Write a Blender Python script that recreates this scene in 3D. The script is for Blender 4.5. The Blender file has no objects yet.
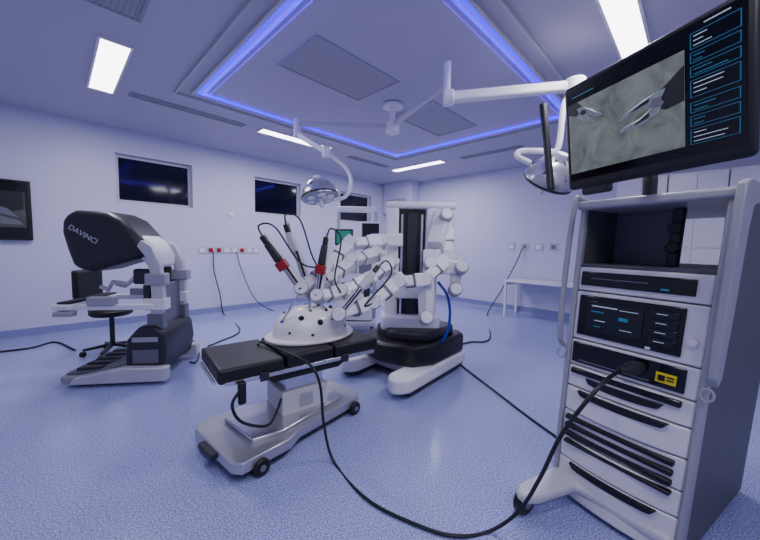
import bpy, bmesh, math, random
from mathutils import Vector, Matrix
random.seed(4)
S = bpy.context.scene
C = S.collection
PI = math.pi
R = math.radians
V = Vector

# ------------------------------------------------------------------ camera
CAMH = 1.45
FPX = 323.0
az, pt, rl = R(44.6), R(4.25), R(1.15)
f = V((math.cos(az)*math.cos(pt), math.sin(az)*math.cos(pt), -math.sin(pt)))
r0 = V((math.sin(az), -math.cos(az), 0))
u0 = r0.cross(f)
r_ = r0*math.cos(rl) + u0*math.sin(rl)
u_ = -r0*math.sin(rl) + u0*math.cos(rl)
cam = bpy.data.cameras.new('camera'); camo = bpy.data.objects.new('camera', cam); C.objects.link(camo)
M = Matrix((r_, u_, -f)).transposed().to_4x4(); M.translation = V((0, 0, CAMH))
camo.matrix_world = M
cam.sensor_width = 36; cam.lens = 36*FPX/760; cam.clip_start = .02
S.camera = camo
O = V((0, 0, CAMH))
def ray(px, py): return f + r_*((px-380)/FPX) + u_*((270-py)/FPX)
def W(px, py, d): return O + ray(px, py)*d
def Wz(px, py, z=0.0):
    q = ray(px, py); return O + q*((z-CAMH)/q.z)
def CW(lat, Z, z=0.0): return V((.712*Z+.702*lat, .702*Z-.712*lat, z))

# ------------------------------------------------------------------ materials
def lin(c):
    return tuple(((v/255)/12.92 if v/255 <= .04045 else ((v/255+.055)/1.055)**2.4) for v in c) + (1,)
def mat(name, col, rough=.5, metal=0, em=0, emcol=None, var=.06, scale=8, coat=0, bump=0):
    m = bpy.data.materials.new(name); m.use_nodes = True
    nt = m.node_tree; b = nt.nodes['Principled BSDF']
    c = lin(col)
    tc = nt.nodes.new('ShaderNodeTexCoord'); nz = nt.nodes.new('ShaderNodeTexNoise'); nz.inputs['Scale'].default_value = scale
    nz.inputs['Detail'].default_value = 3
    nt.links.new(tc.outputs['Object'], nz.inputs['Vector'])
    mx = nt.nodes.new('ShaderNodeMix'); mx.data_type = 'RGBA'
    mx.inputs[6].default_value = tuple(v*(1-var) for v in c[:3])+(1,)
    mx.inputs[7].default_value = tuple(min(1, v*(1+var)) for v in c[:3])+(1,)
    nt.links.new(nz.outputs['Fac'], mx.inputs[0]); nt.links.new(mx.outputs[2], b.inputs['Base Color'])
    b.inputs['Roughness'].default_value = rough; b.inputs['Metallic'].default_value = metal
    if coat: b.inputs['Coat Weight'].default_value = coat
    if em:
        b.inputs['Emission Color'].default_value = lin(emcol or col); b.inputs['Emission Strength'].default_value = em
    if bump:
        bp = nt.nodes.new('ShaderNodeBump'); bp.inputs['Strength'].default_value = bump; bp.inputs['Distance'].default_value = .002
        nt.links.new(nz.outputs['Fac'], bp.inputs['Height']); nt.links.new(bp.outputs['Normal'], b.inputs['Normal'])
    return m
wall_m = mat('wall_paint', (204, 204, 228), .45, var=.02, scale=3)
ceil_m = mat('ceiling_paint', (190, 184, 202), .6, var=.02, scale=2)
trim_m = mat('vinyl_base', (130, 135, 182), .45)
grey_m = mat('grey_metal', (128, 128, 142), .4, .3)
mgrey_m = mat('mid_grey_plastic', (104, 104, 116), .4)
lgrey_m = mat('light_grey_plastic', (160, 160, 170), .4)
dgrey_m = mat('dark_grey_plastic', (38, 38, 44), .45)
black_m = mat('black_plastic', (11, 11, 14), .4)
hood_m = mat('hood_charcoal', (34, 34, 39), .42)
pad_m = mat('black_pad', (8, 8, 10), .5, bump=.2, scale=60)
gloss_m = mat('gloss_black', (4, 4, 6), .12)
white_m = mat('white_plastic', (236, 234, 238), .3, var=.02)
offw_m = mat('off_white_metal', (194, 193, 200), .35, var=.03)
cart_m = mat('cart_grey', (82, 83, 88), .5, var=.4, scale=260)
cartw_m = mat('cart_front_white', (220, 219, 222), .35, var=.02)
handle_m = mat('handle_grey', (156, 157, 164), .4, var=.03)
steel_m = mat('steel', (205, 205, 210), .22, .9)
brush_m = mat('brushed_steel', (190, 189, 195), .28, .7, var=.08, scale=30)
red_m = mat('red_plastic', (150, 16, 30), .35)
blue_m = mat('blue_plastic', (30, 50, 170), .4)
yel_m = mat('yellow_label', (235, 215, 20), .5)
green_m = mat('green_screen', (40, 130, 115), .3, em=.35)
cyan_m = mat('cyan_pixels', (40, 112, 145), .4, em=.22)
txt_m = mat('pale_lettering', (200, 202, 212), .5)
wtx_m = mat('white_pixels', (180, 195, 202), .5, em=.2)
lcd_m = mat('lcd_dark', (14, 20, 28), .15, em=.1)
lamp_m = mat('light_diffuser', (250, 248, 255), .5, em=8)
led_m = mat('blue_led', (30, 0, 255), .5, em=1.7, emcol=(58, 0, 255), var=0)
ledglow_m = mat('led_glow_paint', (60, 40, 230), .5, em=.6, emcol=(50, 0, 255), var=0)  # self-lit colour standing in for reflected strip light
cable_m = mat('black_rubber', (14, 14, 18), .5)
cablew_m = mat('grey_rubber', (80, 82, 110), .5)
dome_m = mat('white_dome', (242, 239, 236), .14, var=.02, scale=3)
lgl_m = mat('lamp_glass', (150, 154, 168), .1, .3)
glass_m = mat('night_glass', (6, 7, 26), .08, em=.15, emcol=(6, 8, 50), var=.5, scale=2)
vent_m = mat('vent_metal', (154, 150, 164), .5)
vdark_m = mat('vent_backing', (168, 163, 177), .6)
plen_m = mat('plenum_panel', (188, 182, 200), .5, var=.02)
# floor
floor_m = mat('speckled_vinyl', (138, 146, 206), .17)
nt = floor_m.node_tree; b = nt.nodes['Principled BSDF']
tc = nt.nodes.new('ShaderNodeTexCoord')
v1 = nt.nodes.new('ShaderNodeTexNoise'); v1.inputs['Scale'].default_value = 120; v1.inputs['Detail'].default_value = 2
nt.links.new(tc.outputs['Object'], v1.inputs['Vector'])
cr = nt.nodes.new('ShaderNodeValToRGB')
cr.color_ramp.elements[0].position = .32; cr.color_ramp.elements[0].color = lin((108, 113, 170))
cr.color_ramp.elements[1].position = .66; cr.color_ramp.elements[1].color = lin((192, 197, 232))
e = cr.color_ramp.elements.new(.5); e.color = lin((148, 154, 206))
nt.links.new(v1.outputs['Fac'], cr.inputs['Fac']); nt.links.new(cr.outputs['Color'], b.inputs['Base Color'])
# picture on the screens
def picture(name, c0, c1, st):
    m = mat(name, (120, 130, 130), .3)
    nt = m.node_tree; b = nt.nodes['Principled BSDF']
    tc = nt.nodes.new('ShaderNodeTexCoord')
    v1 = nt.nodes.new('ShaderNodeTexNoise'); v1.inputs['Scale'].default_value = 9; v1.inputs['Detail'].default_value = 9; v1.inputs['Distortion'].default_value = .8
    v1.inputs['Roughness'].default_value = .65
    nt.links.new(tc.outputs['Object'], v1.inputs['Vector'])
    cr = nt.nodes.new('ShaderNodeValToRGB')
    cr.color_ramp.elements[0].position = .3; cr.color_ramp.elements[0].color = lin(c0)
    cr.color_ramp.elements[1].position = .7; cr.color_ramp.elements[1].color = lin(c1)
    nt.links.new(v1.outputs['Fac'], cr.inputs['Fac'])
    nt.links.new(cr.outputs['Color'], b.inputs['Emission Color']); b.inputs['Emission Strength'].default_value = st
    for l in list(b.inputs['Base Color'].links): nt.links.remove(l)
    b.inputs['Base Color'].default_value = (.02, .02, .02, 1)
    return m
tis_m = picture('endoscope_picture', (78, 90, 94), (168, 178, 178), .45)
tv_m = picture('television_picture', (40, 50, 54), (110, 122, 122), .25)
jaw_m = mat('instrument_image', (120, 127, 131), .4, em=.16, var=.8, scale=60)
jawd_m = mat('instrument_image_dark', (20, 23, 27), .4, em=.05, var=.3, scale=40)
jawh_m = mat('instrument_image_highlight', (215, 222, 225), .4, em=.4, var=.1)

# ------------------------------------------------------------------ mesh helpers
def frame(p, d, up=V((0, 0, 1))):
    z = V(d).normalized()
    if abs(z.dot(up)) > .98: up = V((1, 0, 0))
    x = up.cross(z).normalized(); y = z.cross(x)
    m = Matrix((x, y, z)).transposed().to_4x4(); m.translation = V(p); return m
def sm(pts, k=6):
    pts = [V(p) for p in pts]; P = [pts[0]*2-pts[1]] + pts + [pts[-1]*2-pts[-2]]; out = []
    for i in range(1, len(P)-2):
        a, b_, c, d = P[i-1], P[i], P[i+1], P[i+2]
        for j in range(k):
            t = j/k
            out.append(.5*((2*b_)+(c-a)*t+(2*a-5*b_+4*c-d)*t*t+(3*b_-a-3*c+d)*t**3))
    out.append(pts[-1]); return out
def wm(o):
    m = Matrix.Identity(4)
    while o: m = o.matrix_basis @ m; o = o.parent
    return m
class MB:
    def __init__(s): s.bm = bmesh.new()
    def add(s, vs, fs, M=None):
        q = [s.bm.verts.new((M @ V(v)) if M else V(v)) for v in vs]
        for fc in fs:
            try: s.bm.faces.new([q[i] for i in fc])
            except ValueError: pass
        return s
    def box(s, x0, x1, y0, y1, z0, z1, M=None, tx=0, ty=0):
        vs = [(x0, y0, z0), (x1, y0, z0), (x1, y1, z0), (x0, y1, z0), (x0+tx, y0+ty, z1), (x1-tx, y0+ty, z1), (x1-tx, y1-ty, z1), (x0+tx, y1-ty, z1)]
        return s.add(vs, [(0, 3, 2, 1), (4, 5, 6, 7), (0, 1, 5, 4), (1, 2, 6, 5), (2, 3, 7, 6), (3, 0, 4, 7)], M)
    def bar(s, p0, p1, w, t, w1=None, t1=None, up=V((0, 0, 1))):
        p0, p1 = V(p0), V(p1); L = (p1-p0).length; M = frame(p0, p1-p0, up); w1 = w1 or w; t1 = t1 or t
        vs = [(-w/2, -t/2, 0), (w/2, -t/2, 0), (w/2, t/2, 0), (-w/2, t/2, 0), (-w1/2, -t1/2, L), (w1/2, -t1/2, L), (w1/2, t1/2, L), (-w1/2, t1/2, L)]
        return s.add(vs, [(0, 3, 2, 1), (4, 5, 6, 7), (0, 1, 5, 4), (1, 2, 6, 5), (2, 3, 7, 6), (3, 0, 4, 7)], M)
    def prism(s, poly, h0, h1, ax='z', M=None):
        n = len(poly)
        g = {'z': lambda u, v, h: (u, v, h), 'y': lambda u, v, h: (u, h, v), 'x': lambda u, v, h: (h, u, v)}[ax]
        vs = [g(u, v, h0) for u, v in poly] + [g(u, v, h1) for u, v in poly]
        fs = [tuple(range(n))[::-1], tuple(range(n, 2*n))] + [(i, (i+1) % n, n+(i+1) % n, n+i) for i in range(n)]
        return s.add(vs, fs, M)
    def lathe(s, prof, M=None, n=24):
        vs = []; fs = []
        for (r, z) in prof:
            for i in range(n): a = 2*PI*i/n; vs.append((r*math.cos(a), r*math.sin(a), z))
        for k in range(len(prof)-1):
            for i in range(n):
                j = (i+1) % n; fs.append((k*n+i, k*n+j, (k+1)*n+j, (k+1)*n+i))
        fs.append(tuple(range(n))[::-1]); fs.append(tuple(range((len(prof)-1)*n, len(prof)*n)))
        return s.add(vs, fs, M)
    def cyl(s, p0, p1, r, r1=None, n=18):
        p0, p1 = V(p0), V(p1)
        return s.lathe([(r, 0), (r if r1 is None else r1, (p1-p0).length)], frame(p0, p1-p0), n)
    def tube(s, pts, r, n=8, flat=1):
        pts = [V(p) for p in pts]; m = len(pts); vs = []; fs = []
        t = (pts[1]-pts[0]).normalized(); up = V((0, 0, 1)) if abs(t.z) < .9 else V((1, 0, 0)); x = up.cross(t).normalized()
        for i, p in enumerate(pts):
            t = (pts[min(i+1, m-1)]-pts[max(i-1, 0)]).normalized()
            x = (x - t*x.dot(t)).normalized(); y = t.cross(x); rr = r[i] if isinstance(r, (list, tuple)) else r
            for k in range(n): a = 2*PI*k/n; vs.append(p + x*rr*math.cos(a) + y*rr*flat*math.sin(a))
        for i in range(m-1):
            for k in range(n): j = (k+1) % n; fs.append((i*n+k, i*n+j, (i+1)*n+j, (i+1)*n+k))
        fs.append(tuple(range(n))[::-1]); fs.append(tuple(range((m-1)*n, m*n)))
        return s.add(vs, fs)
    def build(s, name, m, parent=None, bevel=0, seg=2, world=False, ang=40, label=None):
        bmesh.ops.recalc_face_normals(s.bm, faces=s.bm.faces)
        if world and parent: s.bm.transform(wm(parent).inverted())
        me = bpy.data.meshes.new(name); s.bm.to_mesh(me); s.bm.free()
        for p in me.polygons: p.use_smooth = True
        me.set_sharp_from_angle(angle=R(ang))
        me.materials.append(m)
        o = bpy.data.objects.new(name, me); C.objects.link(o)
        if parent: o.parent = parent
        if bevel:
            b = o.modifiers.new('bevel', 'BEVEL'); b.width = bevel; b.segments = seg; b.limit_method = 'ANGLE'; b.angle_limit = R(35)
        if label: o['label'] = label
        return o
def thing(name, label, cat, loc=(0, 0, 0), rz=0, group=None):
    o = bpy.data.objects.new(name, None); C.objects.link(o); o.empty_display_size = .1
    o.location = loc; o.rotation_euler = (0, 0, rz); o['label'] = label; o['category'] = cat
    if group: o['group'] = group
    return o
def tag(o, label, cat, group=None):
    o['label'] = label; o['category'] = cat
    if group: o['group'] = group
    return o
def struct(o): o['kind'] = 'structure'; return o
def text(body, size, M, m, name, parent, ext=.0008, off=0):
    cu = bpy.data.curves.new('t', 'FONT'); cu.body = body; cu.size = size; cu.extrude = ext; cu.offset = off; cu.align_x = 'CENTER'; cu.align_y = 'CENTER'
    to = bpy.data.objects.new('t', cu); C.objects.link(to)
    dg = bpy.context.evaluated_depsgraph_get()
    me = bpy.data.meshes.new_from_object(to.evaluated_get(dg)); bpy.data.objects.remove(to)
    me.transform(M); me.materials.clear(); me.materials.append(m)
    o = bpy.data.objects.new(name, me); C.objects.link(o); o.parent = parent; return o
def bx(*a, M=None): return MB().box(*a, M=M)

# ------------------------------------------------------------------ room
X0, X1, Y0, Y1, HC = -2.2, 7.5, -2.4, 6.95, 3.3
struct(bx(X0-.1, X1+.1, Y0-.1, Y1+.3, -.08, 0).build('floor', floor_m))
struct(bx(X0-.1, X1+.1, Y0-.1, Y1+.3, HC, HC+.1).build('ceiling', ceil_m))
wins = [(.78, 1.92), (3.13, 4.27), (5.48, 6.62)]; WZ0, WZ1 = 2.1, 2.9
mb = MB(); mb.box(X0-.1, X1+.1, Y1, Y1+.2, 0, WZ0).box(X0-.1, X1+.1, Y1, Y1+.2, WZ1, HC)
xs = [X0-.1] + [v for w in wins for v in w] + [X1+.1]
for i in range(0, len(xs), 2): mb.box(xs[i], xs[i+1], Y1, Y1+.2, WZ0, WZ1)
struct(mb.build('wall_left', wall_m))
struct(bx(X1, X1+.1, Y0-.1, Y1, 0, HC).build('wall_right', wall_m))
struct(bx(X0-.1, X0, Y0-.1, Y1, 0, HC).build('wall_back', wall_m))
struct(bx(X0, X1, Y0-.1, Y0, 0, HC).build('wall_near', wall_m))
def cove(x0, x1, ax, name):
    prof = [(0, 0), (.05, 0), (.02, .03), (.014, .14), (0, .14)]
    mb = MB()
    if ax == 'left': mb.prism([(Y1-a, b_) for a, b_ in prof], x0, x1, 'x')
    elif ax == 'right': mb.prism([(X1-a, b_) for a, b_ in prof], x0, x1, 'y')
    struct(mb.build(name, trim_m))
cove(X0, X1, 'left', 'baseboard_left'); cove(Y0, Y1-.05, 'right', 'baseboard_right')
for i, (a, b_) in enumerate(wins):
    w = bpy.data.objects.new('window_%d' % (i+1), None); C.objects.link(w); w.location = ((a+b_)/2, Y1, WZ0); struct(w)
    h = (b_-a)/2; H = WZ1-WZ0
    mb = MB(); mb.box(-h, h, .1, .16, 0, .05).box(-h, h, .1, .16, H-.05, H).box(-h, -h+.05, .1, .16, .05, H-.05).box(h-.05, h, .1, .16, .05, H-.05)
    mb.build('window_frame', offw_m, w, .004)
    bx(-h+.05, h-.05, .12, .135, .05, H-.05).build('pane', glass_m, w)
# corner duct
t = thing('duct_box', 'pale boxed air duct high in the far room corner with a grille', 'duct box', (7.3, 6.4, 2.42))
bx(-.2, .2, -.55, .53, 0, .88).build('casing', wall_m, t, .008)
mb = MB()
for k in range(6): mb.box(-.215, -.2, -.4, .4, .12+k*.05, .14+k*.05)
mb.build('grille', vent_m, t)

# ceiling panels / vents
t = thing('plenum_panel', 'square laminar airflow panel inside the blue lit ceiling frame', 'ceiling panel', (3.17, 2.95, HC))
bx(-1.72, 1.72, -1.46, 1.46, -.02, 0).build('panel', plen_m, t, .004)
def vent(x0, x1, y0, y1, lab, z=HC, slot=True, m=vent_m):
    cx, cy = (x0+x1)/2, (y0+y1)/2; hx, hy = (x1-x0)/2, (y1-y0)/2
    t = thing('ceiling_vent', lab, 'vent', (cx, cy, z))
    mb = MB(); w = .025
    mb.box(-hx, hx, -hy, -hy+w, -.01, 0).box(-hx, hx, hy-w, hy, -.01, 0).box(-hx, -hx+w, -hy+w, hy-w, -.01, 0).box(hx-w, hx, -hy+w, hy-w, -.01, 0)
    mb.build('frame', m, t)
    bx(-hx+w, hx-w, -hy+w, hy-w, -.004, 0).build('backing', vdark_m, t)
    if slot:
        mb = MB()
        if hx > hy:
            n = max(2, int(2*hy/.045))
            for k in range(n): y = -hy+w+(2*hy-2*w)*(k+.5)/n; mb.box(-hx+w, hx-w, y-.008, y+.008, -.009, -.004)
        else:
            n = max(2, int(2*hx/.045))
            for k in range(n): x = -hx+w+(2*hx-2*w)*(k+.5)/n; mb.box(x-.008, x+.008, -hy+w, hy-w, -.009, -.004)
        mb.build('slats', m, t)
vent(1.69, 2.79, 2.5, 3.2, 'grey rectangular grille in the blue lit frame, nearer the window with the console', HC-.02, False, vdark_m)
vent(3.42, 4.55, 2.5, 3.2, 'grey rectangular grille in the blue lit frame beyond the lamp mount', HC-.02, False, vdark_m)
vent(.75, 2.2, 5.15, 5.32, 'long slot air vent in the ceiling between the two leftmost light panels')
vent(.15, .6, 2.75, 3.5, 'square louvred ceiling vent at the top left of the photo')
vent(4.4, 5.6, 5.25, 5.42, 'long slot air vent in the ceiling near the far corner')
vent(5.95, 6.12, 2.4, 3.65, 'long slot air vent in the ceiling along the right hand wall')
# LED frame
LCX, LCY = 3.17, 2.945
t = thing('led_frame_light', 'square ceiling frame of glowing blue light strips', 'light', (LCX, LCY, HC))
a, b_ = 1.85, 1.585
def ring(a, b_, w, z0, z1):
    return [(-a, a, -b_, -b_+w, z0, z1), (-a, a, b_-w, b_, z0, z1), (-a, -a+w, -b_+w, b_-w, z0, z1), (a-w, a, -b_+w, b_-w, z0, z1)]
for q in ring(a, b_, .036, -.03, -.005): MB().box(*q).build('led_strip', led_m, t)
for q in ring(a-.075, b_-.075, .014, -.012, -.004): MB().box(*q).build('painted_led_glow', ledglow_m, t)  # inner ring emits to imitate the strips' glow on the stepped frame
mb = MB()
for q in ring(a+.2, b_+.2, .02, -.035, 0): mb.box(*q)
for q in ring(a+.05, b_+.05, .03, -.035, 0): mb.box(*q)
mb.build('trim_frame', offw_m, t)
for (dx, dy, L_, rz) in ((0, -b_+.045, 2*a-.1, 0), (0, b_-.045, 2*a-.1, PI), (-a+.045, 0, 2*b_-.1, -PI/2), (a-.045, 0, 2*b_-.1, PI/2)):
    ld = bpy.data.lights.new('led_lamp', 'AREA'); ld.shape = 'RECTANGLE'; ld.size = L_; ld.size_y = .006; ld.energy = 3.2; ld.color = (.12, .03, 1)
    lo = bpy.data.objects.new('led_lamp', ld); C.objects.link(lo); lo.location = (LCX+dx, LCY+dy, HC-.028)
    lo.rotation_euler = (R(96), 0, rz)
# light panels
LP = [(.38, .6, 4.0, 5.35, 'rectangular ceiling light panel above the surgeon console, leftmost'),
      (2.5, 3.9, .45, .65, 'bright rectangular ceiling light panel above the monitor, top right'),
      (2.45, 3.8, 5.1, 5.3, 'rectangular ceiling light panel above the middle window'),
      (5.85, 6.05, 4.05, 5.45, 'farthest rectangular ceiling light panel, near the room corner'),
      (-.3, 1.1, .1, .3, 'unseen fill light panel added to the ceiling directly above the viewer'),  # added out of view to brighten the cart side
      (-.4, .9, -1.5, -1.3, 'unseen fill light panel added to the ceiling behind the viewer')]  # second added fill panel, unseen, lights the cart from behind the camera
for li, (x0, x1, y0, y1, lab) in enumerate(LP):
    cx, cy, hx, hy = (x0+x1)/2, (y0+y1)/2, (x1-x0)/2, (y1-y0)/2
    t = thing('ceiling_light', lab, 'ceiling light', (cx, cy, HC))
    mb = MB(); w = .02
    mb.box(-hx-w, hx+w, -hy-w, -hy, -.02, 0).box(-hx-w, hx+w, hy, hy+w, -.02, 0).box(-hx-w, -hx, -hy, hy, -.02, 0).box(hx, hx+w, -hy, hy, -.02, 0)
    mb.build('frame', white_m, t)
    bx(-hx, hx, -hy, hy, -.012, 0).build('diffuser', lamp_m, t)
    ld = bpy.data.lights.new('panel_lamp', 'AREA'); ld.shape = 'RECTANGLE'; ld.size = 2*hx; ld.size_y = 2*hy; ld.energy = 50 if li < 4 else 24; ld.color = (.91, .9, 1)
    lo = bpy.data.objects.new('panel_lamp', ld); C.objects.link(lo); lo.location = (cx, cy, HC-.025)
w = bpy.data.worlds.new('world'); S.world = w; w.use_nodes = True
w.node_tree.nodes['Background'].inputs[0].default_value = (.3, .32, .6, 1); w.node_tree.nodes['Background'].inputs[1].default_value = .03

# sockets
for i in range(8):
    t = thing('wall_socket', 'small square socket plate in the row on the window wall', 'socket', (2.06+i*.155, Y1, 1.3), 0, 'sockets on the window wall')
    bx(-.066, .066, -.014, 0, -.066, .066).build('plate', offw_m, t, .004)
    bx(-.04, .04, -.02, -.014, -.04, .04).build('insert', red_m if i in (1, 2, 5) else white_m, t)
for i in range(4):
    t = thing('wall_socket', 'small square socket plate in the row above the white desk', 'socket', (X1, 3.12-i*.3, 1.5), 0, 'sockets above the desk')
    bx(-.014, 0, -.085, .085, -.085, .085).build('plate', offw_m, t, .004)
    bx(-.02, -.014, -.045, .045, -.045, .045).build('insert', [white_m, grey_m, white_m, grey_m][i], t)
t = thing('thermostat', 'small white wall controller high right of the first window', 'thermostat', (2.62, Y1, 2.05))
bx(-.06, .06, -.02, 0, -.04, .04).build('cover', white_m, t, .004)

# wall TV
t = thing('wall_television', 'black flat television on the wall at the left edge', 'television', (-.87, Y1-.05, 1.85))
bx(-.68, .68, -.03, .02, -.42, .42).build('casing', black_m, t, .008)
sc_ = bx(-.65, .65, -.034, -.03, -.39, .4).build('screen', gloss_m, t)
bx(-.1, .62, -.036, -.034, -.24, .26).build('picture', tv_m, sc_)
for pts, m, d in (([(.25, .26), (.6, .26), (.6, .02), (.5, -.02), (.3, .1)], jawd_m, 0), ([(.05, .0), (.2, .1), (.45, .02), (.55, -.1), (.4, -.06), (.2, .02)], mgrey_m, .002), ([(.1, -.12), (.3, -.06), (.55, -.14), (.6, -.2), (.4, -.2), (.25, -.14)], mgrey_m, .002)):
    mb = MB(); mb.prism(pts, -.039-d, -.0365-d, 'y'); mb.build('instrument_image', m, sc_)
bx(-.1, .1, .02, .05, -.1, .1).build('wall_bracket', dgrey_m, t)

# white desk at right wall
t = thing('side_desk', 'plain white desk standing against the right hand wall', 'desk', (7.12, 2.3, 0))
bx(-.33, .33, -.72, .65, .74, .78).build('desk_top', white_m, t, .006)
for sx in (-.3, .3):
    for sy in (-.69, .62): bx(sx-.02, sx+.02, sy-.02, sy+.02, 0, .74).build('leg', white_m, t)
bx(-.28, .28, .61, .63, .66, .74).build('rail', white_m, t)

# tall cupboards
for i, y in enumerate((.78, .1, -.58)):
    t = thing('tall_cupboard', ['tall white wall cupboard farthest left behind the monitor cart', 'tall white wall cupboard, middle one behind the monitor', 'tall white wall cupboard, rightmost behind the monitor'][i], 'cupboard', (7.25, y, 0))
    bx(-.2, .24, -.335, .335, 0, 2.7).build('body', white_m, t, .006)
    for s in (0, 1):
        for (z0, z1) in ((.1, 1.5), (1.52, 2.67)):
            d = bx(-.22, -.2, -.33+s*.332, -.006+s*.332, z0, z1).build('door', white_m, t, .003)
            yy = -.03 if s == 0 else .03
            bx(-.24, -.22, yy-.008, yy+.008, z0+.45, z0+.6).build('handle', steel_m, d)

# ------------------------------------------------------------------ operating table
T = thing('operating_table', 'low black padded operating table on a steel column and wheeled base', 'operating table', (1.374, 2.323, 0), R(-7))
MBt = Matrix.Translation((-.05, -.08, 0)) @ Matrix.Rotation(R(12), 4, 'Z')
mb = MB()
mb.prism([(-.64, -.28), (-.6, -.34), (-.26, -.34), (-.14, -.28), (.5, -.25), (.57, -.18), (.57, .16), (.48, .22), (-.14, .25), (-.26, .34), (-.58, .34), (-.64, .26)], .06, .135, M=MBt)
mb.build('base', brush_m, T, .008, 2)
mb = MB(); mb.prism([(-.61, -.26), (-.57, -.32), (-.27, -.32), (-.15, -.26), (.49, -.23), (.55, -.17), (.54, .15), (.47, .2), (-.15, .23), (-.27, .32), (-.56, .32), (-.61, .25)], .035, .062, M=MBt)
mb.build('base_skirt', black_m, T)
mb = MB(); mb.prism([(-.46, -.2), (-.26, -.26), (.38, -.18), (.42, 0), (.38, .16), (-.26, .24), (-.46, .2)], .135, .165, M=MBt); mb.build('base_cover', steel_m, T, .008)
for sx, sy in ((-.48, -.33), (-.5, .3), (.44, -.25), (.46, .17)):
    q0 = MBt @ V((sx, sy-.035, .055)); q1 = MBt @ V((sx, sy+.035, .055))
    c = MB().cyl(q0, q1, .055).build('caster', black_m, T, .008)
    e = (q1-q0).normalized()*.006; MB().cyl(q0-e, q1+e, .02).build('hub', grey_m, c)
mb = MB(); mb.prism([(-.68, -.1), (-.63, -.1), (-.63, .1), (-.68, .1)], .08, .12, M=MBt); mb.build('foot_pedal', dgrey_m, T, .006)
bx(-.19, .19, -.21, .12, .155, .34).build('column', offw_m, T, .008)
bx(-.155, .16, -.185, .1, .335, .48).build('column_upper', steel_m, T, .006)
bx(-.05, .06, -.216, -.208, .2, .3).build('control_plate', lgrey_m, T, .002)
mb = MB(); mb.prism([(-.33, .51), (-.28, .465), (.26, .465), (.33, .51), (.33, .56), (-.33, .56)], -.27, .22, 'y'); mb.build('seat_housing', black_m, T, .01)
for sy in (-.285, .285):
    MB().box(-.6, .6, sy-.008, sy+.008, .525, .555).build('side_rail', steel_m, T, .003)
bx(-.6, .6, -.27, .27, .53, .555).build('top_plate', dgrey_m, T, .006)
for (x0, x1, z) in ((-.64, -.2, .54), (-.185, .2, .548), (.215, .64, .548)):
    bx(x0, x1, -.295, .29, z, z+.102).build('pad', pad_m, T, .022, 3)
MB().cyl((-.65, -.22, .54), (-.65, .22, .54), .012).build('end_bar', steel_m, T)
mb = MB(); mb.tube(sm([(-.5, -.3, .5), (-.57, -.34, .42), (-.52, -.36, .3), (-.36, -.36, .22), (-.27, -.3, .26), (-.2, -.21, .3)]), .01)
mb.build('control_cord', cable_m, T)
bx(-.53, -.48, -.34, -.3, .4, .55).build('hand_control', black_m, T, .01)
for x in (-.35, .3): bx(x-.03, x+.03, -.31, -.293, .51, .57).build('rail_clamp', dgrey_m, T, .004)

# training dome
Dp = Wz(311, 335, .652)
D = thing('training_dome', 'white dome trainer with dark ports lying on the operating table', 'dome', (Dp.x, Dp.y, .651), R(-7))
DA, DB, DH, DE = .335, .25, .25, 2.5
def dome_pt(a, e):
    ce, se = abs(math.cos(e))**(2/DE), abs(math.sin(e))**(2/DE)
    return V((DA*math.cos(a)*ce, DB*math.sin(a)*ce, .02+DH*se))
mb = MB(); n = 56; K = 18; vs = []; fs = []
for k in range(K+1):
    for i in range(n): vs.append(dome_pt(2*PI*i/n, PI/2*k/K*.995))
for k in range(K):
    for i in range(n): j = (i+1) % n; fs.append((k*n+i, k*n+j, (k+1)*n+j, (k+1)*n+i))
fs.append(tuple(range(n))[::-1]); fs.append(tuple(range(K*n, K*n+n)))
mb.add(vs, fs); mb.build('shell', dome_m, D, ang=60)
mb = MB(); mb.prism([(.4*math.cos(k*PI/24), .295*math.sin(k*PI/24)) for k in range(48)], 0, .03); mb.build('rim', dome_m, D, .012, 3)
ports = []
for i, (a, e, r) in enumerate([(-95, 30, .022), (-52, 34, .014), (-128, 42, .02), (-20, 30, .013), (-165, 32, .015), (-70, 58, .014), (-112, 62, .012), (10, 45, .014), (170, 50, .014), (-38, 62, .018), (90, 70, .014), (-142, 12, .01), (-108, 8, .012), (-40, 10, .01), (-72, 32, .009)]):
    aa, ee = R(a), R(e); p = dome_pt(aa, ee)
    n_ = (dome_pt(aa+.05, ee)-dome_pt(aa-.05, ee)).cross(dome_pt(aa, ee+.05)-dome_pt(aa, ee-.05)).normalized()
    ports.append(wm(D) @ p)
    k = [0, 1, 0, 0, 2, 0, 1, 3, 0, 0, 0, 0, 1, 3, 2][i]
    MB().lathe([(r*1.15, -.006), (r*1.15, .004), (r*.9, .007), (r*.5, .02), (r*.4, .02)] if i in (0, 2, 5, 9) else [(r, -.006), (r, .006), (r*.55, .009)], frame(p, n_), 16).build('port', [black_m, dgrey_m, blue_m, red_m][k], D, label=['black rubber port', 'grey rubber port', 'blue rubber port', 'red rubber port'][k])

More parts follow.
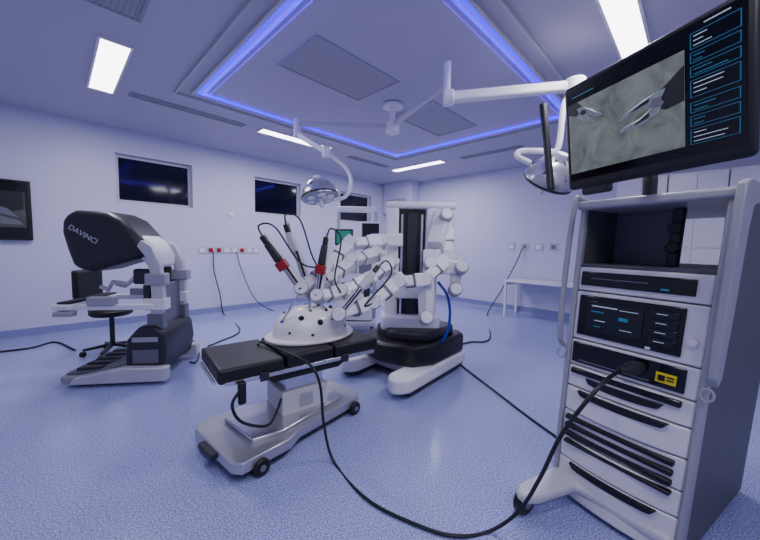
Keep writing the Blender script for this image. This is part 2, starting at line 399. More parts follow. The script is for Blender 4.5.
# ------------------------------------------------------------------ patient side robot
RB = thing('surgical_robot', 'white four armed surgical robot on a wheeled black and white base', 'surgical robot', (2.87, 2.40, 0), R(185))
def foot(y0, y1, x0, x1):
    ym = (y0+y1)/2; w = (y1-y0)/2
    poly = [(x0, y0), (x1-w, y0), (x1-w*.4, y0+w*.3), (x1, y0+w*.8), (x1, y1-w*.8), (x1-w*.4, y1-w*.3), (x1-w, y1), (x0, y1)]
    return MB().prism(poly, .06, .2)
foot(.24, .5, -.58, .72).build('leg', white_m, RB, .025, 3)
foot(-.5, -.24, -.58, .66).build('leg', white_m, RB, .025, 3)
for s in (-1, 1): MB().box(-.55, .58, s*.37-.11, s*.37+.11, .025, .062).build('leg_skirt', dgrey_m, RB, .01)
bx(-.64, .2, -.42, .42, .04, .2).build('chassis', offw_m, RB, .03, 3)
mb = MB(); mb.prism([(-.68, -.38), (-.55, -.49), (.12, -.48), (.35, -.35), (.46, 0), (.35, .35), (.12, .48), (-.55, .49), (-.68, .38)], .195, .42)
mb.build('base_shroud', black_m, RB, .05, 4)
mb = MB(); mb.prism([(-.58, -.32), (-.44, -.39), (.09, -.36), (.27, 0), (.09, .36), (-.44, .39), (-.58, .32)], .4, .52)
mb.build('upper_shroud', dgrey_m, RB, .04, 3)
for sx in (-.42, .45):
    for sy in (-.37, .37):
        MB().cyl((sx, sy-.03, .045), (sx, sy+.03, .045), .045).build('caster', black_m, RB, .006)
cb = CW(.36, 3.85)
mc = Matrix.Translation(V((cb.x, cb.y, 0))) @ Matrix.Rotation(R(44.6-90), 4, 'Z')
def cbx(x0, x1, y0, y1, z0, z1): return MB().box(x0, x1, y0, y1, z0, z1, M=mc)
for s in (-1, 1): cbx(*sorted((s*.155, s*.3)), -.16, .16, .46, 1.9).build('column_housing', white_m, RB, .03, 3, world=True)
cbx(-.17, .17, .02, .18, .4, 1.9).build('column', white_m, RB, .01, world=True)
col = cbx(-.152, .152, -.08, .03, .5, 1.86).build('rail_panel', black_m, RB, .004, world=True)
for x in (-.115, .115): cbx(x-.012, x+.012, -.095, -.078, .55, 1.82).build('rail', steel_m, col, world=True)
cbx(-.055, .055, -.11, -.075, .5, 1.84).build('cable_chain', dgrey_m, col, .004, world=True)
cbx(-.31, .5, -.17, .17, 1.88, 1.96).build('top_cap', white_m, RB, .03, 3, world=True)
cbx(-.19, .19, -.22, -.03, .86, 1.12).build('lift_carriage', white_m, RB, .025, 3, world=True)
cbx(-.34, .34, -.2, .2, .48, .66).build('column_foot', white_m, RB, .04, 3, world=True)
mb = MB(); mb.bar(W(400, 240, 3.68), W(372, 240, 3.45), .13, .15, .12, .13); mb.build('boom', white_m, RB, .02, 3, world=True)
mb = MB(); mb.bar(W(394, 266, 3.66), W(376, 264, 3.45), .18, .19, .16, .17); mb.build('boom_hub', white_m, RB, .025, 3, world=True)
camdir = -f
def drum(p, ax, r, h, parent, m=white_m, name='joint'):
    p = V(p); ax = V(ax).normalized()
    return MB().lathe([(r*.88, -h/2), (r, -h/2+.008), (r, h/2-.008), (r*.88, h/2)], frame(p, ax), 24).build(name, m, parent, world=True)
def arm(pts, w, carr, tip, drive_m=dgrey_m, mod_red=True, roll=0.3):
    P = [W(*q) for q in pts] + [W(*carr[0])]
    up0 = camdir+V((0, 0, roll))
    mb = MB()
    for i in range(len(P)-1):
        ww = w*(1-.05*i); d = (P[i+1]-P[i]).normalized(); mid = P[i].lerp(P[i+1], .55)
        mb.bar(P[i]-d*ww*.5, mid, ww*1.1, ww*1.2, ww*1.02, ww*1.1, up=up0)
        mb.bar(mid-d*.005, P[i+1]+d*ww*.3, ww*.82, ww*.95, ww*.72, ww*.85, up=up0)
    A = mb.build('robot_arm', white_m, RB, w*.13, 3, world=True)
    ax = up0.normalized()
    for i, p in enumerate(P):
        rr = w*(.56-.03*i)
        drum(p, ax, rr, w*1.32, A, lgrey_m); MB().lathe([(rr*.9, 0), (rr*.8, .014)], frame(p+ax*w*.655, ax), 20).build('joint_cap', white_m, A, world=True)
        if i:
            d = (p-P[i-1]).normalized()
            q = P[i-1].lerp(p, .55)
            if (p-P[i-1]).length > w*1.3: MB().bar(q-d*.008, q+d*.008, w*.9, w*1.0, up=up0).build('arm_seam', mgrey_m, A, world=True)
    c0, c1 = W(*carr[0]), W(*carr[1]); d = (c1-c0).normalized(); up = camdir
    side = d.cross(up).normalized()
    MB().bar(c0-d*.03, c1, .07, .09, .058, .075, up=up).build('instrument_rail', white_m, A, .01, 2, world=True)
    MB().bar(c0+up*.047+d*.03, c1+up*.04-d*.03, .034, .012, up=up).build('rail_slot', black_m, A, world=True)
    q = c0.lerp(c1, .52)+up*.085
    MB().bar(q, q+d*.17, .062, .07, .05, .055, up=up).build('instrument_drive', drive_m, A, .01, world=True)
    MB().bar(q+d*.17, q+d*.24, .04, .045, up=up).build('instrument_head', black_m, A, .008, world=True)
    if mod_red: MB().bar(q-d*.08, q-d*.002, .085, .09, up=up).build('drive_adapter', red_m, A, .01, world=True, label='red drive adapter')
    MB().bar(c0+up*.05-d*.03, c0+up*.05+d*.03, .045, .09, up=up).build('cannula_mount', dgrey_m, A, .008, world=True)
    mb = MB(); mb.cyl(q, c0+up*.07, .006, n=8); mb.cyl(c0+up*.07, V(tip), .01, n=8); mb.build('instrument_shaft', steel_m, A, world=True)
    h1, h2 = .08, .13
    mb = MB(); mb.tube(sm([q+d*.22, q+d*(.24+h1)+side*.03, q+d*(.16+h1)+side*h2, c0.lerp(c1, .35)+side*(h2*.9), P[-2]+camdir*.1]), .007); mb.build('arm_cable', cable_m, A, world=True)
    return A
arm([(382, 242, 3.5), (350, 244, 3.25), (328, 268, 3.0)], .125, ((303, 290, 2.74), (263, 234, 2.66)), ports[4])
arm([(376, 254, 3.4), (352, 262, 3.2), (330, 280, 2.98)], .11, ((308, 284, 2.88), (287, 222, 2.82)), ports[6], offw_m, False, .6)
arm([(390, 264, 3.5), (368, 280, 3.15), (342, 292, 2.95)], .125, ((318, 297, 2.8), (328, 236, 2.84)), ports[5])
arm([(445, 226, 3.65), (448, 258, 3.5), (424, 280, 3.25), (398, 282, 3.05), (374, 302, 2.85)], .145, ((340, 314, 2.68), (380, 264, 2.8)), ports[3], offw_m, False, .1)
def setup(a, b_, w, t): MB().bar(a, b_, w, t, w*.85, t*.85).build('setup_link', white_m, RB, .018, 3, world=True)
setup(W(446, 214, 3.65), W(436, 246, 3.5), .19, .19); setup(W(432, 252, 3.5), W(430, 276, 3.42), .17, .18); setup(W(432, 266, 3.45), W(463, 268, 3.42), .14, .16); setup(W(426, 284, 3.3), W(426, 320, 3.3), .13, .14); setup(W(456, 260, 3.5), W(455, 290, 3.45), .13, .14)
for q in ((446, 216, 3.52), (461, 268, 3.36), (430, 264, 3.36), (426, 318, 3.23), (455, 290, 3.38)):
    drum(W(*q), camdir+V((0, 0, .3)), .07, .12, RB, lgrey_m)
    MB().lathe([(.062, 0), (.055, .012)], frame(W(*q)+(camdir+V((0, 0, .3))).normalized()*.06, camdir+V((0, 0, .3))), 20).build('joint_cap', white_m, RB, world=True)
mb = MB(); mb.tube(sm([W(438, 282, 3.6), W(447, 295, 3.55), W(450, 315, 3.5), W(446, 335, 3.5), W(438, 345, 3.6)]), .016); mb.build('blue_hose', blue_m, RB, world=True)

# ------------------------------------------------------------------ anaesthesia cart behind
A = thing('anaesthesia_machine', 'tall pale trolley of monitors and shelves behind the robot arms', 'anaesthesia machine', CW(-.42, 5.6), R(44.6-90))
bx(-.36, .36, -.3, .3, .1, .18).build('base', offw_m, A, .02)
for sx in (-.3, .3):
    for sy in (-.25, .25): MB().cyl((sx-.02, sy, .05), (sx+.02, sy, .05), .05).build('caster', black_m, A)
for sx in (-.33, .33): bx(sx-.03, sx+.03, .1, .18, .18, 2.05).build('post', offw_m, A, .01)
for z in (.55, .95, 1.3): bx(-.33, .33, -.25, .2, z, z+.03).build('shelf', white_m, A, .006)
for z in (.2, .38):
    d = bx(-.3, .3, -.26, .15, z, z+.16).build('drawer', white_m, A, .01); bx(-.1, .1, -.28, -.26, z+.07, z+.09).build('handle', steel_m, d)
bx(-.28, .02, -.2, .1, .98, 1.26).build('ventilator_unit', offw_m, A, .015)
s_ = bx(.06, .3, -.2, .05, .98, 1.2).build('gas_unit', grey_m, A, .015)
m1 = bx(-.34, -.04, -.22, -.14, 1.45, 1.72).build('display', dgrey_m, A, .012); bx(-.31, -.07, -.225, -.22, 1.48, 1.69).build('screen', green_m, m1)
m1 = bx(.08, .42, -.2, -.12, 1.55, 1.85).build('display', white_m, A, .012); bx(.11, .39, -.205, -.2, 1.58, 1.82).build('screen', lcd_m, m1)
bx(-.33, .33, .0, .18, 2.03, 2.12).build('top_box', white_m, A, .015)
for x in (-.2, .2): MB().lathe([(.05, 0), (.055, .05), (.055, .2), (.03, .24)], Matrix.Translation((x, -.12, .58))).build('absorber_canister', dgrey_m, A)

# ------------------------------------------------------------------ surgeon console
K = thing('surgeon_console', 'large surgeon console with black viewing hood, armrest and pedal base', 'surgeon console', (.62, 4.44, 0), R(-36))
bx(-.48, .1, -.4, .4, .03, .1).build('pedal_base', lgrey_m, K, .02, 3)
mb = MB(); mb.prism([(-.46, .1), (-.1, .1), (.1, .18), (.1, .21), (-.08, .15), (-.44, .125)], -.36, .36, 'y'); mb.build('pedal_tray', mgrey_m, K, .01)
for i in range(5):
    y = -.28+i*.14; bx(-.38, -.16, y-.05, y+.05, .12, .16).build('foot_pedal', black_m if i % 2 else dgrey_m, K, .012)
mb = MB(); mb.prism([(.08, .1), (.43, .1), (.47, .3), (.45, .5), (.38, .58), (.22, .58), (.1, .44)], -.37, .37, 'y'); mb.build('power_housing', dgrey_m, K, .03, 3)
bx(.16, .4, -.376, -.368, .2, .34).build('housing_vent', mgrey_m, K, .004)
bx(.16, .4, -.376, -.368, .42, .47).build('housing_badge', lgrey_m, K, .004)
for s in (-.4, .4):
    mb = MB(); mb.prism([(-.38, .03), (.5, .03), (.5, .17), (.1, .18), (-.32, .1)], s-.055, s+.055, 'y'); mb.build('base_side', offw_m, K, .012)
for sy in (-.27, .27):
    mb = MB(); mb.prism([(.3, .56), (.4, .56), (.43, .9), (.41, 1.2), (.33, 1.4), (.24, 1.46), (.2, 1.4), (.27, 1.3), (.31, 1.15), (.32, .9)], sy-.04, sy+.04, 'y')
    mb.build('upright', offw_m, K, .006, 2)
    bx(.25, .46, sy-.065, sy+.065, .74, .86).build('height_clamp', white_m, K, .01)
    bx(.27, .46, sy-.06, sy+.06, 1.0, 1.12).build('tilt_joint', lgrey_m, K, .008)
    bx(.28, .43, sy-.055, sy+.055, .54, .7).build('lift_column', mgrey_m, K, .006)
    bx(.24, .3, sy-.03, sy+.03, .86, 1.0).build('linkage', dgrey_m, K, .006)
bx(.33, .38, -.22, .22, .56, 1.0).build('rear_panel', mgrey_m, K, .02)
mb = MB(); mb.prism([(.06, 1.56), (.16, 1.53), (.27, 1.44), (.35, 1.3), (.34, 1.18), (.26, 1.15), (.2, 1.24), (.1, 1.32)], -.2, .2, 'y'); mb.build('viewer_shell', white_m, K, .03, 3)
hp = [(-.78, 1.52), (-.77, 1.63), (-.72, 1.71), (-.62, 1.75), (-.28, 1.745), (-.12, 1.68), (.02, 1.54), (.14, 1.4), (.15, 1.33), (.05, 1.27), (-.25, 1.19), (-.46, 1.13), (-.58, 1.13), (-.68, 1.2), (-.73, 1.34)]
mb = MB(); mb.prism([(-.5+(x+.78)*.83, z) for x, z in hp], -.28, .28, 'y')
hood = mb.build('viewing_hood', hood_m, K, .07, 4)
text('DAVINCI', .072, Matrix.Translation((-.29, -.283, 1.505)) @ Matrix.Rotation(R(32), 4, 'Y') @ Matrix.Rotation(R(90), 4, 'X'), txt_m, 'lettering', hood)
mb = MB(); mb.box(-.5, -.43, -.12, .12, 1.3, 1.44); mb.build('eyepiece', dgrey_m, K, .015)
bx(-.49, -.38, -.2, .2, 1.5, 1.6).build('headrest', pad_m, K, .02)
for sy in (-.34, .34): MB().box(-.4, .36, sy-.028, sy+.028, .755, .81).build('armrest_bar', white_m, K, .008, 2)
bx(-.52, -.36, -.4, .4, .76, .815).build('armrest', white_m, K, .012, 2)
bx(-.5, -.38, -.36, .36, .815, .835).build('armrest_pad', pad_m, K, .008)
bx(-.5, -.34, -.42, -.33, .7, .75).build('armrest_touchpad_housing', lgrey_m, K, .01)
for sy in (-.4, .31): bx(-.22, .02, sy, sy+.09, .8, .89).build('control_pod', lgrey_m, K, .012)
for s in (-1, 1):
    mb = MB(); mb.tube([(.2, s*.2, 1.15), (.05, s*.2, 1.0), (-.1, s*.18, 1.02), (-.17, s*.15, .93), (-.25, s*.12, .96)], .022, 10)
    mb.build('hand_controller', offw_m, K, 0)
    bx(.12, .29, s*.2-.05, s*.2+.05, 1.0, 1.16).build('controller_housing', dgrey_m, K, .02)

# stool
st = thing('swivel_stool', 'black swivel chair with low back behind the console armrest', 'stool', (.5, 5.32, 0), R(-45))
mb = MB(); mb.lathe([(.02, .5), (.2, .5), (.225, .52), (.225, .56), (.19, .59), (.02, .595)]); mb.build('seat', pad_m, st)
mb = MB(); mb.cyl((0, 0, .1), (0, 0, .5), .028); mb.build('gas_lift', dgrey_m, st)
mb = MB()
for k in range(5):
    a = 2*PI*k/5; mb.bar((0, 0, .12), (.29*math.cos(a), .29*math.sin(a), .08), .05, .04, .03, .03)
mb.build('star_base', black_m, st, .006)
for k in range(5):
    a = 2*PI*k/5; x, y = .29*math.cos(a), .29*math.sin(a); MB().cyl((x-.02, y, .032), (x+.02, y, .032), .032, n=12).build('caster', black_m, st)
mb = MB(); mb.tube(sm([(-.1, 0, .5), (-.26, 0, .52), (-.29, 0, .65), (-.28, 0, .8)]), .02); mb.build('back_stem', dgrey_m, st)
bx(-.32, -.25, -.2, .2, .72, 1.08).build('backrest', pad_m, st, .03, 3)

# ------------------------------------------------------------------ surgical ceiling lamp
L = thing('surgical_lamp', 'white ceiling mounted surgical lamp with two long jointed arms', 'surgical lamp', (3.17, 2.95, HC))
MB().lathe([(.13, -.05), (.13, -.02), (.06, -.01)], Matrix.Translation((0, 0, -.01))).build('ceiling_mount', white_m, L)
MB().cyl((0, 0, -.3), (0, 0, -.02), .035).build('drop_pole', white_m, L)
MB().lathe([(.04, -.4), (.09, -.38), (.09, -.26), (.05, -.24)]).build('hub', white_m, L)
hub = V((3.17, 2.95, 3.0))
a1 = W(297, 124, 4.15); a2 = W(326, 152, 4.0)
mb = MB(); mb.bar(hub, a1, .06, .06); mb.build('arm', offw_m, L, .015, world=True)
mb = MB(); mb.cyl(a1+V((0, 0, .06)), a1-V((0, 0, .16)), .045); mb.build('arm_joint', white_m, L, world=True)
mb = MB(); mb.bar(a1-V((0, 0, .12)), a2, .06, .07); mb.build('spring_arm', white_m, L, .015, world=True)
MB().cyl(a2+V((0, 0, .06)), a2-V((0, 0, .06)), .05).build('elbow_joint', white_m, L, world=True)
mb = MB(); mb.tube(sm([a2, W(334, 158, 4.0), W(346, 168, 3.95), W(351, 182, 3.9), W(346, 196, 3.9), W(334, 200, 3.9)]), .024); mb.build('yoke', white_m, L, world=True)
def head(p, d, r):
    fr = frame(p, d)
    h = MB().lathe([(r*.25, .2), (r*.6, .17), (r*.9, .08), (r, 0), (r*.97, -.03)], fr, 32).build('lamp_head', brush_m, L, world=True)
    MB().lathe([(r*.9, -.035), (r*.93, -.025), (r*.3, -.025)], fr, 32).build('lens', lgl_m, h, world=True)
    MB().lathe([(r*1.01, -.02), (r*1.01, .0)], fr, 32).build('rim_band', dgrey_m, h, world=True)
    for k in range(6):
        a = k*PI/3; q = fr @ V((r*.58*math.cos(a), r*.58*math.sin(a), 0))
        MB().lathe([(r*.2, -.048), (r*.22, -.036)], frame(q, fr.to_3x3() @ V((0, 0, 1))), 16).build('bulb_lens', white_m, h, world=True)
        MB().bar(fr @ V((r*.3*math.cos(a+.5), r*.3*math.sin(a+.5), .2)), fr @ V((r*.88*math.cos(a+.5), r*.88*math.sin(a+.5), .09)), .02, .02).build('cooling_rib', mgrey_m, h, world=True)
    MB().cyl(fr @ V((0, 0, -.14)), fr @ V((0, 0, -.03)), .022).build('sterile_handle', white_m, h, world=True)
    MB().cyl(fr @ V((0, 0, .19)), fr @ V((0, 0, .25)), .05).build('head_pivot', white_m, h, world=True)
head(W(320, 196, 3.9), V((.0, .3, 1)), .225)
b1 = W(447, 84, 3.1); b2 = W(575, 86, 2.9)
mb = MB(); mb.bar(hub+V((0, 0, .02)), b1, .05, .06); mb.build('arm', offw_m, L, .015, world=True)
mb = MB(); mb.cyl(b1+V((0, 0, .2)), b1-V((0, 0, .2)), .035); mb.build('arm_joint', white_m, L, world=True)
b1b = b1-V((0, 0, .13))
mb = MB(); mb.bar(b1b, b2, .09, .1, .08, .09); mb.build('spring_arm', white_m, L, .025, 3, world=True)
mb = MB(); mb.cyl(b1b-(b2-b1b).normalized()*.03, b1b+(b2-b1b).normalized()*.07, .075); mb.build('arm_collar', white_m, L, .01, world=True)
mb = MB(); mb.cyl(b2+V((0, 0, .06)), b2-V((0, 0, .06)), .085); mb.build('arm_end', white_m, L, .015, world=True)
mb = MB(); mb.tube(sm([b2-V((0, 0, .05)), W(564, 105, 2.9), W(558, 148, 2.9), W(545, 151, 2.95), W(522, 151, 3.0), W(517, 156, 3.0), W(530, 163, 3.0)]), .026); mb.build('yoke', white_m, L, world=True)
head(W(548, 180, 2.95), V((-.4, -.7, 1)), .22)
mb = MB(); mb.tube([W(543, 104, 2.8), W(551, 190, 2.75)], .03, 12); mb.build('down_tube', black_m, L, .01, world=True)

# ------------------------------------------------------------------ vision cart
VC = thing('vision_cart', 'tall grey equipment trolley carrying a touchscreen and stacked electronics', 'equipment cart', (2.03, .235, 0), R(-104.7))
HW = .272; DP = .96
mb = MB(); mb.prism([(-.32, -.12), (-.33, -.34), (-.3, -.4), (-.25, -.4), (-.21, -.32), (-.16, -.06), (.2, -.05), (.245, -.05), (.255, .0), (.255, .85), (.2, .92), (-.26, .92), (-.32, .85)], .08, .145)
mb.build('base', offw_m, VC, .025, 4)
for (sx, sy) in ((-.285, -.34), (.2, .06), (-.27, .8), (.2, .8)):
    c = MB().cyl((sx-.026, sy, .07), (sx+.026, sy, .07), .07, n=24).build('caster', black_m, VC, .012)
    MB().cyl((sx-.03, sy, .07), (sx+.03, sy, .07), .03).build('hub', grey_m, c)
body = []
for s in (-1, 1):
    mb = MB(); xx = s*(HW+.012)
    mb.prism([(0, .07), (DP, .07), (DP, 1.68), (0, 1.68)], xx-.012, xx+.012, 'x'); body.append(mb.build('side_panel', cart_m, VC, .004))
    body.append(bx(*sorted((s*HW, s*(HW+.028))), -.03, .03, .08, 1.68).build('corner_post', handle_m, VC, .01))
body.append(bx(-HW, HW, DP-.02, DP, .16, 1.37).build('back_panel', cart_m, VC))
body.append(bx(-HW, .02, .34, .36, 1.37, 1.68).build('upper_back_panel', mgrey_m, VC))
mb = MB(); mb.box(-.31, .31, -.05, DP+.02, 1.67, 1.715); body.append(mb.build('top_cap', handle_m, VC, .015, 3))
mb = MB(); mb.box(-HW, HW, -.01, DP-.02, 1.36, 1.375); body.append(mb.build('shelf', cart_m, VC))
body.append(bx(.03, .075, .2, .24, 1.375, 1.67).build('socket_strip', dgrey_m, VC, .006))
for z in (1.57, 1.47):
    body.append(MB().cyl((.052, .2, z), (.052, .18, z), .03).build('socket_knob', black_m, VC, .004))
for s in (-1, 1):
    x = s*(HW+.045)
    if s < 0:
        mb = MB(); mb.tube(sm([(x-s*.03, .04, 1.71), (x, -.01, 1.735), (x, -.06, 1.69), (x, -.08, 1.3), (x, -.07, 1.0), (x, -.04, .93), (x-s*.02, .0, .91)]), .015, 12)
    else:
        mb = MB(); mb.prism([(.12, 1.735), (-.03, 1.74), (-.085, 1.72), (-.095, 1.64), (-.09, 1.2), (-.075, .95), (-.04, .91), (.0, .94), (.02, 1.2), (.03, 1.55), (.05, 1.64), (.12, 1.66)], x-.014, x+.016, 'x')
    h = mb.build('handle', handle_m, VC, .006 if s > 0 else 0, 2); body.append(h)
    mb = MB(); mb.tube([(x+.022*math.cos(a)-s*.01, -.055, .875+.026*math.sin(a)) for a in [k*2*PI/12 for k in range(13)]], .005)
    body.append(mb.build('cable_hook', handle_m, h))
def unit(z0, z1, name='module_front', m=cartw_m, y=-.0, curve=0):
    if curve:
        arc = [(-HW+2*HW*k/12, -.02-curve*math.sin(PI*k/12)**.8) for k in range(13)]
        mb = MB(); mb.prism(arc+[(HW, .5), (-HW, .5)], z0+.003, z1-.003); o = mb.build(name, m, VC, .008)
    else: o = bx(-HW, HW, y-.02, .5, z0+.003, z1-.003).build(name, m, VC, .008)
    body.append(o); return o
def insert(par, x0, x1, z0, z1, m=black_m, y=-.024, name='dark_panel', bv=.006, d=.006):
    o = bx(x0, x1, y-d, y+.004, z0, z1).build(name, m, par, bv); body.append(o); return o
def smile(par, hw, z1, dep, y):
    pts = [(-hw, z1), (-hw*.9, z1-dep*.65)] + [(-hw*.75+1.5*hw*k/6, z1-dep*(.8+.2*math.sin(PI*k/6))) for k in range(7)] + [(hw*.9, z1-dep*.65), (hw, z1)]
    mb = MB(); mb.prism(pts, y-.006, y+.03, 'y'); o = mb.build('pull_recess', black_m, par, .003); body.append(o)
u = unit(1.23, 1.36, 'light_source'); insert(u, -.255, .22, 1.262, 1.335, gloss_m); insert(u, .1, .13, 1.275, 1.283, cyan_m, -.03, 'indicator', 0); insert(u, -.2, .05, 1.3, 1.303, grey_m, -.03, 'slot_line', 0)
u = unit(.965, 1.23, 'generator')
insert(u, -.25, .2, .995, 1.21, gloss_m)
dsp = insert(u, -.2, .05, 1.03, 1.185, lcd_m, -.031, 'display', .003)
for (x0, x1, z0, z1, m) in ((-.18, -.06, 1.158, 1.164, wtx_m), (-.18, -.12, 1.13, 1.135, cyan_m), (-.05, .03, 1.155, 1.158, wtx_m), (-.05, -.01, 1.105, 1.122, cyan_m), (-.16, -.11, 1.085, 1.089, wtx_m), (-.16, -.13, 1.055, 1.059, cyan_m), (-.04, .01, 1.06, 1.063, wtx_m)):
    insert(u, x0, x1, z0, z1, m, -.0375, 'display_mark', 0, .002)
for k in range(4):
    insert(u, .08, .18, 1.155-k*.042, 1.185-k*.042, lcd_m, -.031, 'button', .003); insert(u, .1, .14, 1.168-k*.042, 1.171-k*.042, wtx_m, -.037, 'button_mark', 0, .002)
insert(u, .07, .09, 1.0, 1.01, wtx_m, -.031, 'status_mark', 0, .002)
body.append(MB().cyl((.235, -.02, 1.07), (.235, -.035, 1.07), .016).build('power_button', cartw_m, u))
u = unit(.82, .965, 'camera_unit', cartw_m)
insert(u, -.26, .23, .84, .95, gloss_m); insert(u, -.22, .1, .855, .858, grey_m, -.03, 'slot_line', 0)
lb = insert(u, .125, .2, .865, .91, yel_m, -.031, 'warning_label', 0, .002)
for q in ((.135, .16, .875, .9), (.167, .193, .893, .899), (.167, .193, .88, .885)): insert(u, *q, black_m, -.035, 'label_mark', 0, .002)
u = unit(.7, .82, 'energy_unit', cartw_m, curve=.02); insert(u, -.25, .23, .78, .81, gloss_m, d=.022); smile(u, .17, .77, .04, -.04)
u = unit(.56, .7, 'tray_drawer', cartw_m, curve=.035); smile(u, .2, .695, .038, -.053)
u = unit(.41, .56, 'insufflator', cartw_m, curve=.02)
for k in range(3): insert(u, -.25, .235, .422+k*.046, .448+k*.046, black_m, d=.026)
u = unit(.285, .41, 'drawer', cartw_m, curve=.035); insert(u, -.24, .24, .385, .403, black_m, d=.038)
u = unit(.08, .285, 'drawer', cartw_m, curve=.035); smile(u, .2, .279, .04, -.053)
pl = MB(); pl.lathe([(.03, 0), (.032, .02), (.032, .07), (.02, .1), (.012, .14)], frame((.06, -.025, .905), (-.25, -1, .0)), 18)
body.append(pl.build('plug', dgrey_m, VC))
def fit(v):
    if v.z < 1.36: v.z = 1.36-(1.36-v.z)*1.04
    v.x += .042*(v.z-.55)
    return v
done = set()
for o in body:
    if o.data.name in done: continue
    done.add(o.data.name)
    for v in o.data.vertices: v.co = fit(v.co.copy())
# monitor
mc_ = V((1.490, .195, 1.935)); ml = V((-.496, -.869, 0)); bk = V((.869, -.496, 0)); til = R(-8)
zz = (V((0, 0, 1))*math.cos(til) + bk*math.sin(til)).normalized(); bb = (bk*math.cos(til) - V((0, 0, 1))*math.sin(til))
mm = Matrix((ml, bb, zz)).transposed().to_4x4(); mm.translation = mc_
MW, MH = .309, .22
mb = MB(); mb.box(-MW, MW, 0, .035, -MH, MH, M=mm)
mon = mb.build('touchscreen', black_m, VC, .018, 4, world=True)
def mpart(boxes, name, m, bv=0):
    mb = MB()
    for q in boxes: mb.box(*q, M=mm)
    return mb.build(name, m, mon, bv, world=True)
mpart([(-MW+.02, MW-.015, -.002, .002, -MH+.04, MH-.018)], 'screen_glass', gloss_m)
mpart([(-MW+.028, .15, -.004, -.001, -.15, .14)], 'endoscope_picture', tis_m)
for k, (z1, h) in enumerate([(.175, .045), (.12, .03), (.08, .03), (.04, .05), (-.025, .03), (-.065, .03), (-.105, .045)]):
    x0, x1 = .166, .282; e = .001
    mpart([(x0, x1, -.005, -.002, z1-e, z1), (x0, x1, -.005, -.002, z1-h, z1-h+e), (x0, x0+e, -.005, -.002, z1-h+e, z1-e), (x1-e, x1, -.005, -.002, z1-h+e, z1-e)], 'menu_box', cyan_m)
    for j in range(int(h/.014)): mpart([(.174, .19+random.random()*.07, -.005, -.002, z1-.011-j*.013, z1-.009-j*.013)], 'menu_text', cyan_m if k % 3 else wtx_m)
mpart([(-.26, -.16, -.005, -.002, .163, .166)], 'top_text', cyan_m); mpart([(.2, .26, -.005, -.002, .188, .191)], 'top_text', wtx_m)
def poly(pts, name, m, d=0):
    mb = MB(); mb.prism(pts, -.007-d, -.004-d, 'y', M=mm); return mb.build(name, m, mon, world=True)
poly([(-.281, .14), (-.281, .1), (-.225, .078), (-.2, .1), (-.235, .14)], 'grasper_shaft_image', jawd_m)
poly([(-.235, .112), (-.205, .112), (-.165, .09), (-.12, .05), (-.145, .052), (-.185, .072), (-.222, .088)], 'grasper_jaw_image', jaw_m, .002)
poly([(-.222, .09), (-.19, .074), (-.155, .034), (-.17, .034), (-.215, .06), (-.238, .08)], 'grasper_jaw_image', jaw_m, .0035)
poly([(-.21, .1), (-.19, .09), (-.2, .076), (-.22, .086)], 'grasper_pivot_image', jawd_m, .005)
poly([(-.2, .106), (-.165, .086), (-.14, .062), (-.17, .084)], 'grasper_glint_image', jawh_m, .005)
poly([(.15, -.01), (.15, .095), (.1, .06), (.065, .042), (.065, .0), (.1, -.018)], 'grasper_shaft_image', jawd_m)
poly([(.1, .05), (.075, .05), (.03, .04), (-.04, .014), (-.06, -.004), (.0, .01), (.05, .016), (.085, .018)], 'grasper_jaw_image', jaw_m, .002)
poly([(.02, .03), (.05, .036), (.05, .026), (-.01, .014)], 'grasper_slot_image', jawd_m, .004)
poly([(.07, .047), (.03, .038), (-.03, .016), (.03, .034)], 'grasper_glint_image', jawh_m, .004)
poly([(.095, .012), (.06, .006), (.02, -.016), (-.05, -.03), (-.055, -.044), (.03, -.04), (.08, -.018)], 'grasper_jaw_image', jaw_m, .002)
poly([(.02, -.022), (.05, -.01), (.05, -.022), (.0, -.034)], 'grasper_slot_image', jawd_m, .004)
poly([(.06, .003), (.02, -.018), (-.04, -.031), (.02, -.022)], 'grasper_glint_image', jawh_m, .004)
poly([(.06, .032), (.09, .03), (.09, .0), (.055, .006)], 'grasper_pivot_image', mgrey_m, .004)
mb = MB(); mb.box(-.09, .09, .035, .08, -.12, .1, M=mm); mb.build('monitor_back', dgrey_m, VC, .02, world=True)
q0 = mm @ V((0, .08, -.05))
mb = MB(); mb.tube(sm([q0, q0+V((.12, .02, -.02)), V((1.95, .2, 1.86)), V((2.1, .2, 1.82)), V((2.13, .2, 1.7))]), .03, 12); mb.build('monitor_arm', dgrey_m, VC, world=True)
mb = MB(); mb.box(-.25, -.13, .01, .05, -MH-.03, -MH+.01, M=mm); mb.build('lower_bracket', dgrey_m, VC, .01, world=True)

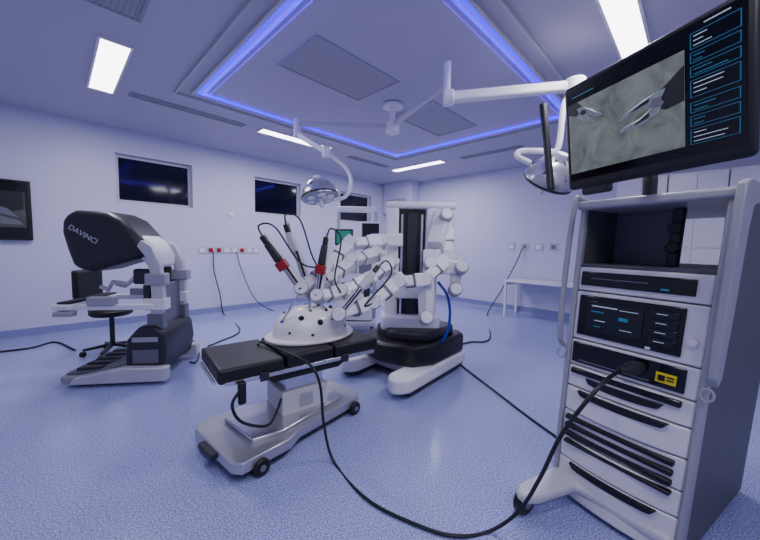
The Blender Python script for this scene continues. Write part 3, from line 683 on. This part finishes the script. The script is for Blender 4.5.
# ------------------------------------------------------------------ cables
def cable(pts, r, m, lab, name='cable'):
    o = MB().tube(sm(pts, 8), r, 8).build(name, m); return tag(o, lab, 'cable')
pw = wm(VC) @ fit(V((.03, -.155, .905))); fl = .012
cable([Wz(258, 345, .658), Wz(262, 342, .668), Wz(285, 352, .668), Wz(309, 364, .668), Wz(320, 385, .55), Wz(324, 425, .25), Wz(334, 462, fl), Wz(368, 500, fl), Wz(425, 528, fl), Wz(460, 536, fl), Wz(490, 531, fl), W(518, 512, 1.6), W(540, 478, 1.52), W(562, 434, 1.45), W(598, 388, 1.4), pw], .009, cable_m, 'thick black camera cable running from the table across the floor to the trolley')
cable([V((2.25, Y1-.05, 1.28)), V((2.25, Y1-.07, .9)), V((2.35, Y1-.09, .4)), V((2.4, Y1-.14, fl)), Wz(240, 330, fl), Wz(218, 342, fl), Wz(208, 346, fl)], .01, cable_m, 'black power cable hanging from the window wall sockets down towards the console')
cable([V((2.7, Y1-.05, 1.28)), V((2.78, Y1-.1, .9)), V((3.0, Y1-.2, .3)), V((3.3, Y1-.35, fl)), Wz(300, 318, fl), Wz(330, 322, fl)], .009, cable_m, 'black power cable sweeping from the window wall sockets to the robot side')
cable([Wz(-20, 354, fl), Wz(30, 348, fl), Wz(55, 342, fl), Wz(75, 350, fl)], .012, cable_m, 'black cable on the floor at the left edge behind the console')
cable([Wz(452, 358, fl), Wz(470, 372, fl), Wz(500, 395, fl), Wz(530, 418, fl), Wz(558, 438, fl)], .009, cable_m, 'black cable on the floor running from the robot base to the trolley')
cable([V((X1-.05, 2.85, 1.46)), V((X1-.15, 2.95, 1.1)), V((X1-.5, 3.1, .5)), V((X1-.9, 3.2, fl)), Wz(490, 338, fl), Wz(470, 342, fl), Wz(458, 345, fl)], .011, cable_m, 'dark cable drooping from the sockets by the desk to the robot')
cable([Wz(188, 345, fl), Wz(192, 340, fl), Wz(199, 352, fl), Wz(196, 362, fl), Wz(190, 362, fl)], .009, cable_m, 'small coil of black cable on the floor beside the console')
cable([Wz(325, 345, fl), Wz(335, 355, fl), Wz(350, 360, fl), Wz(362, 352, fl)], .009, cablew_m, 'grey cable lying on the floor between table and robot')
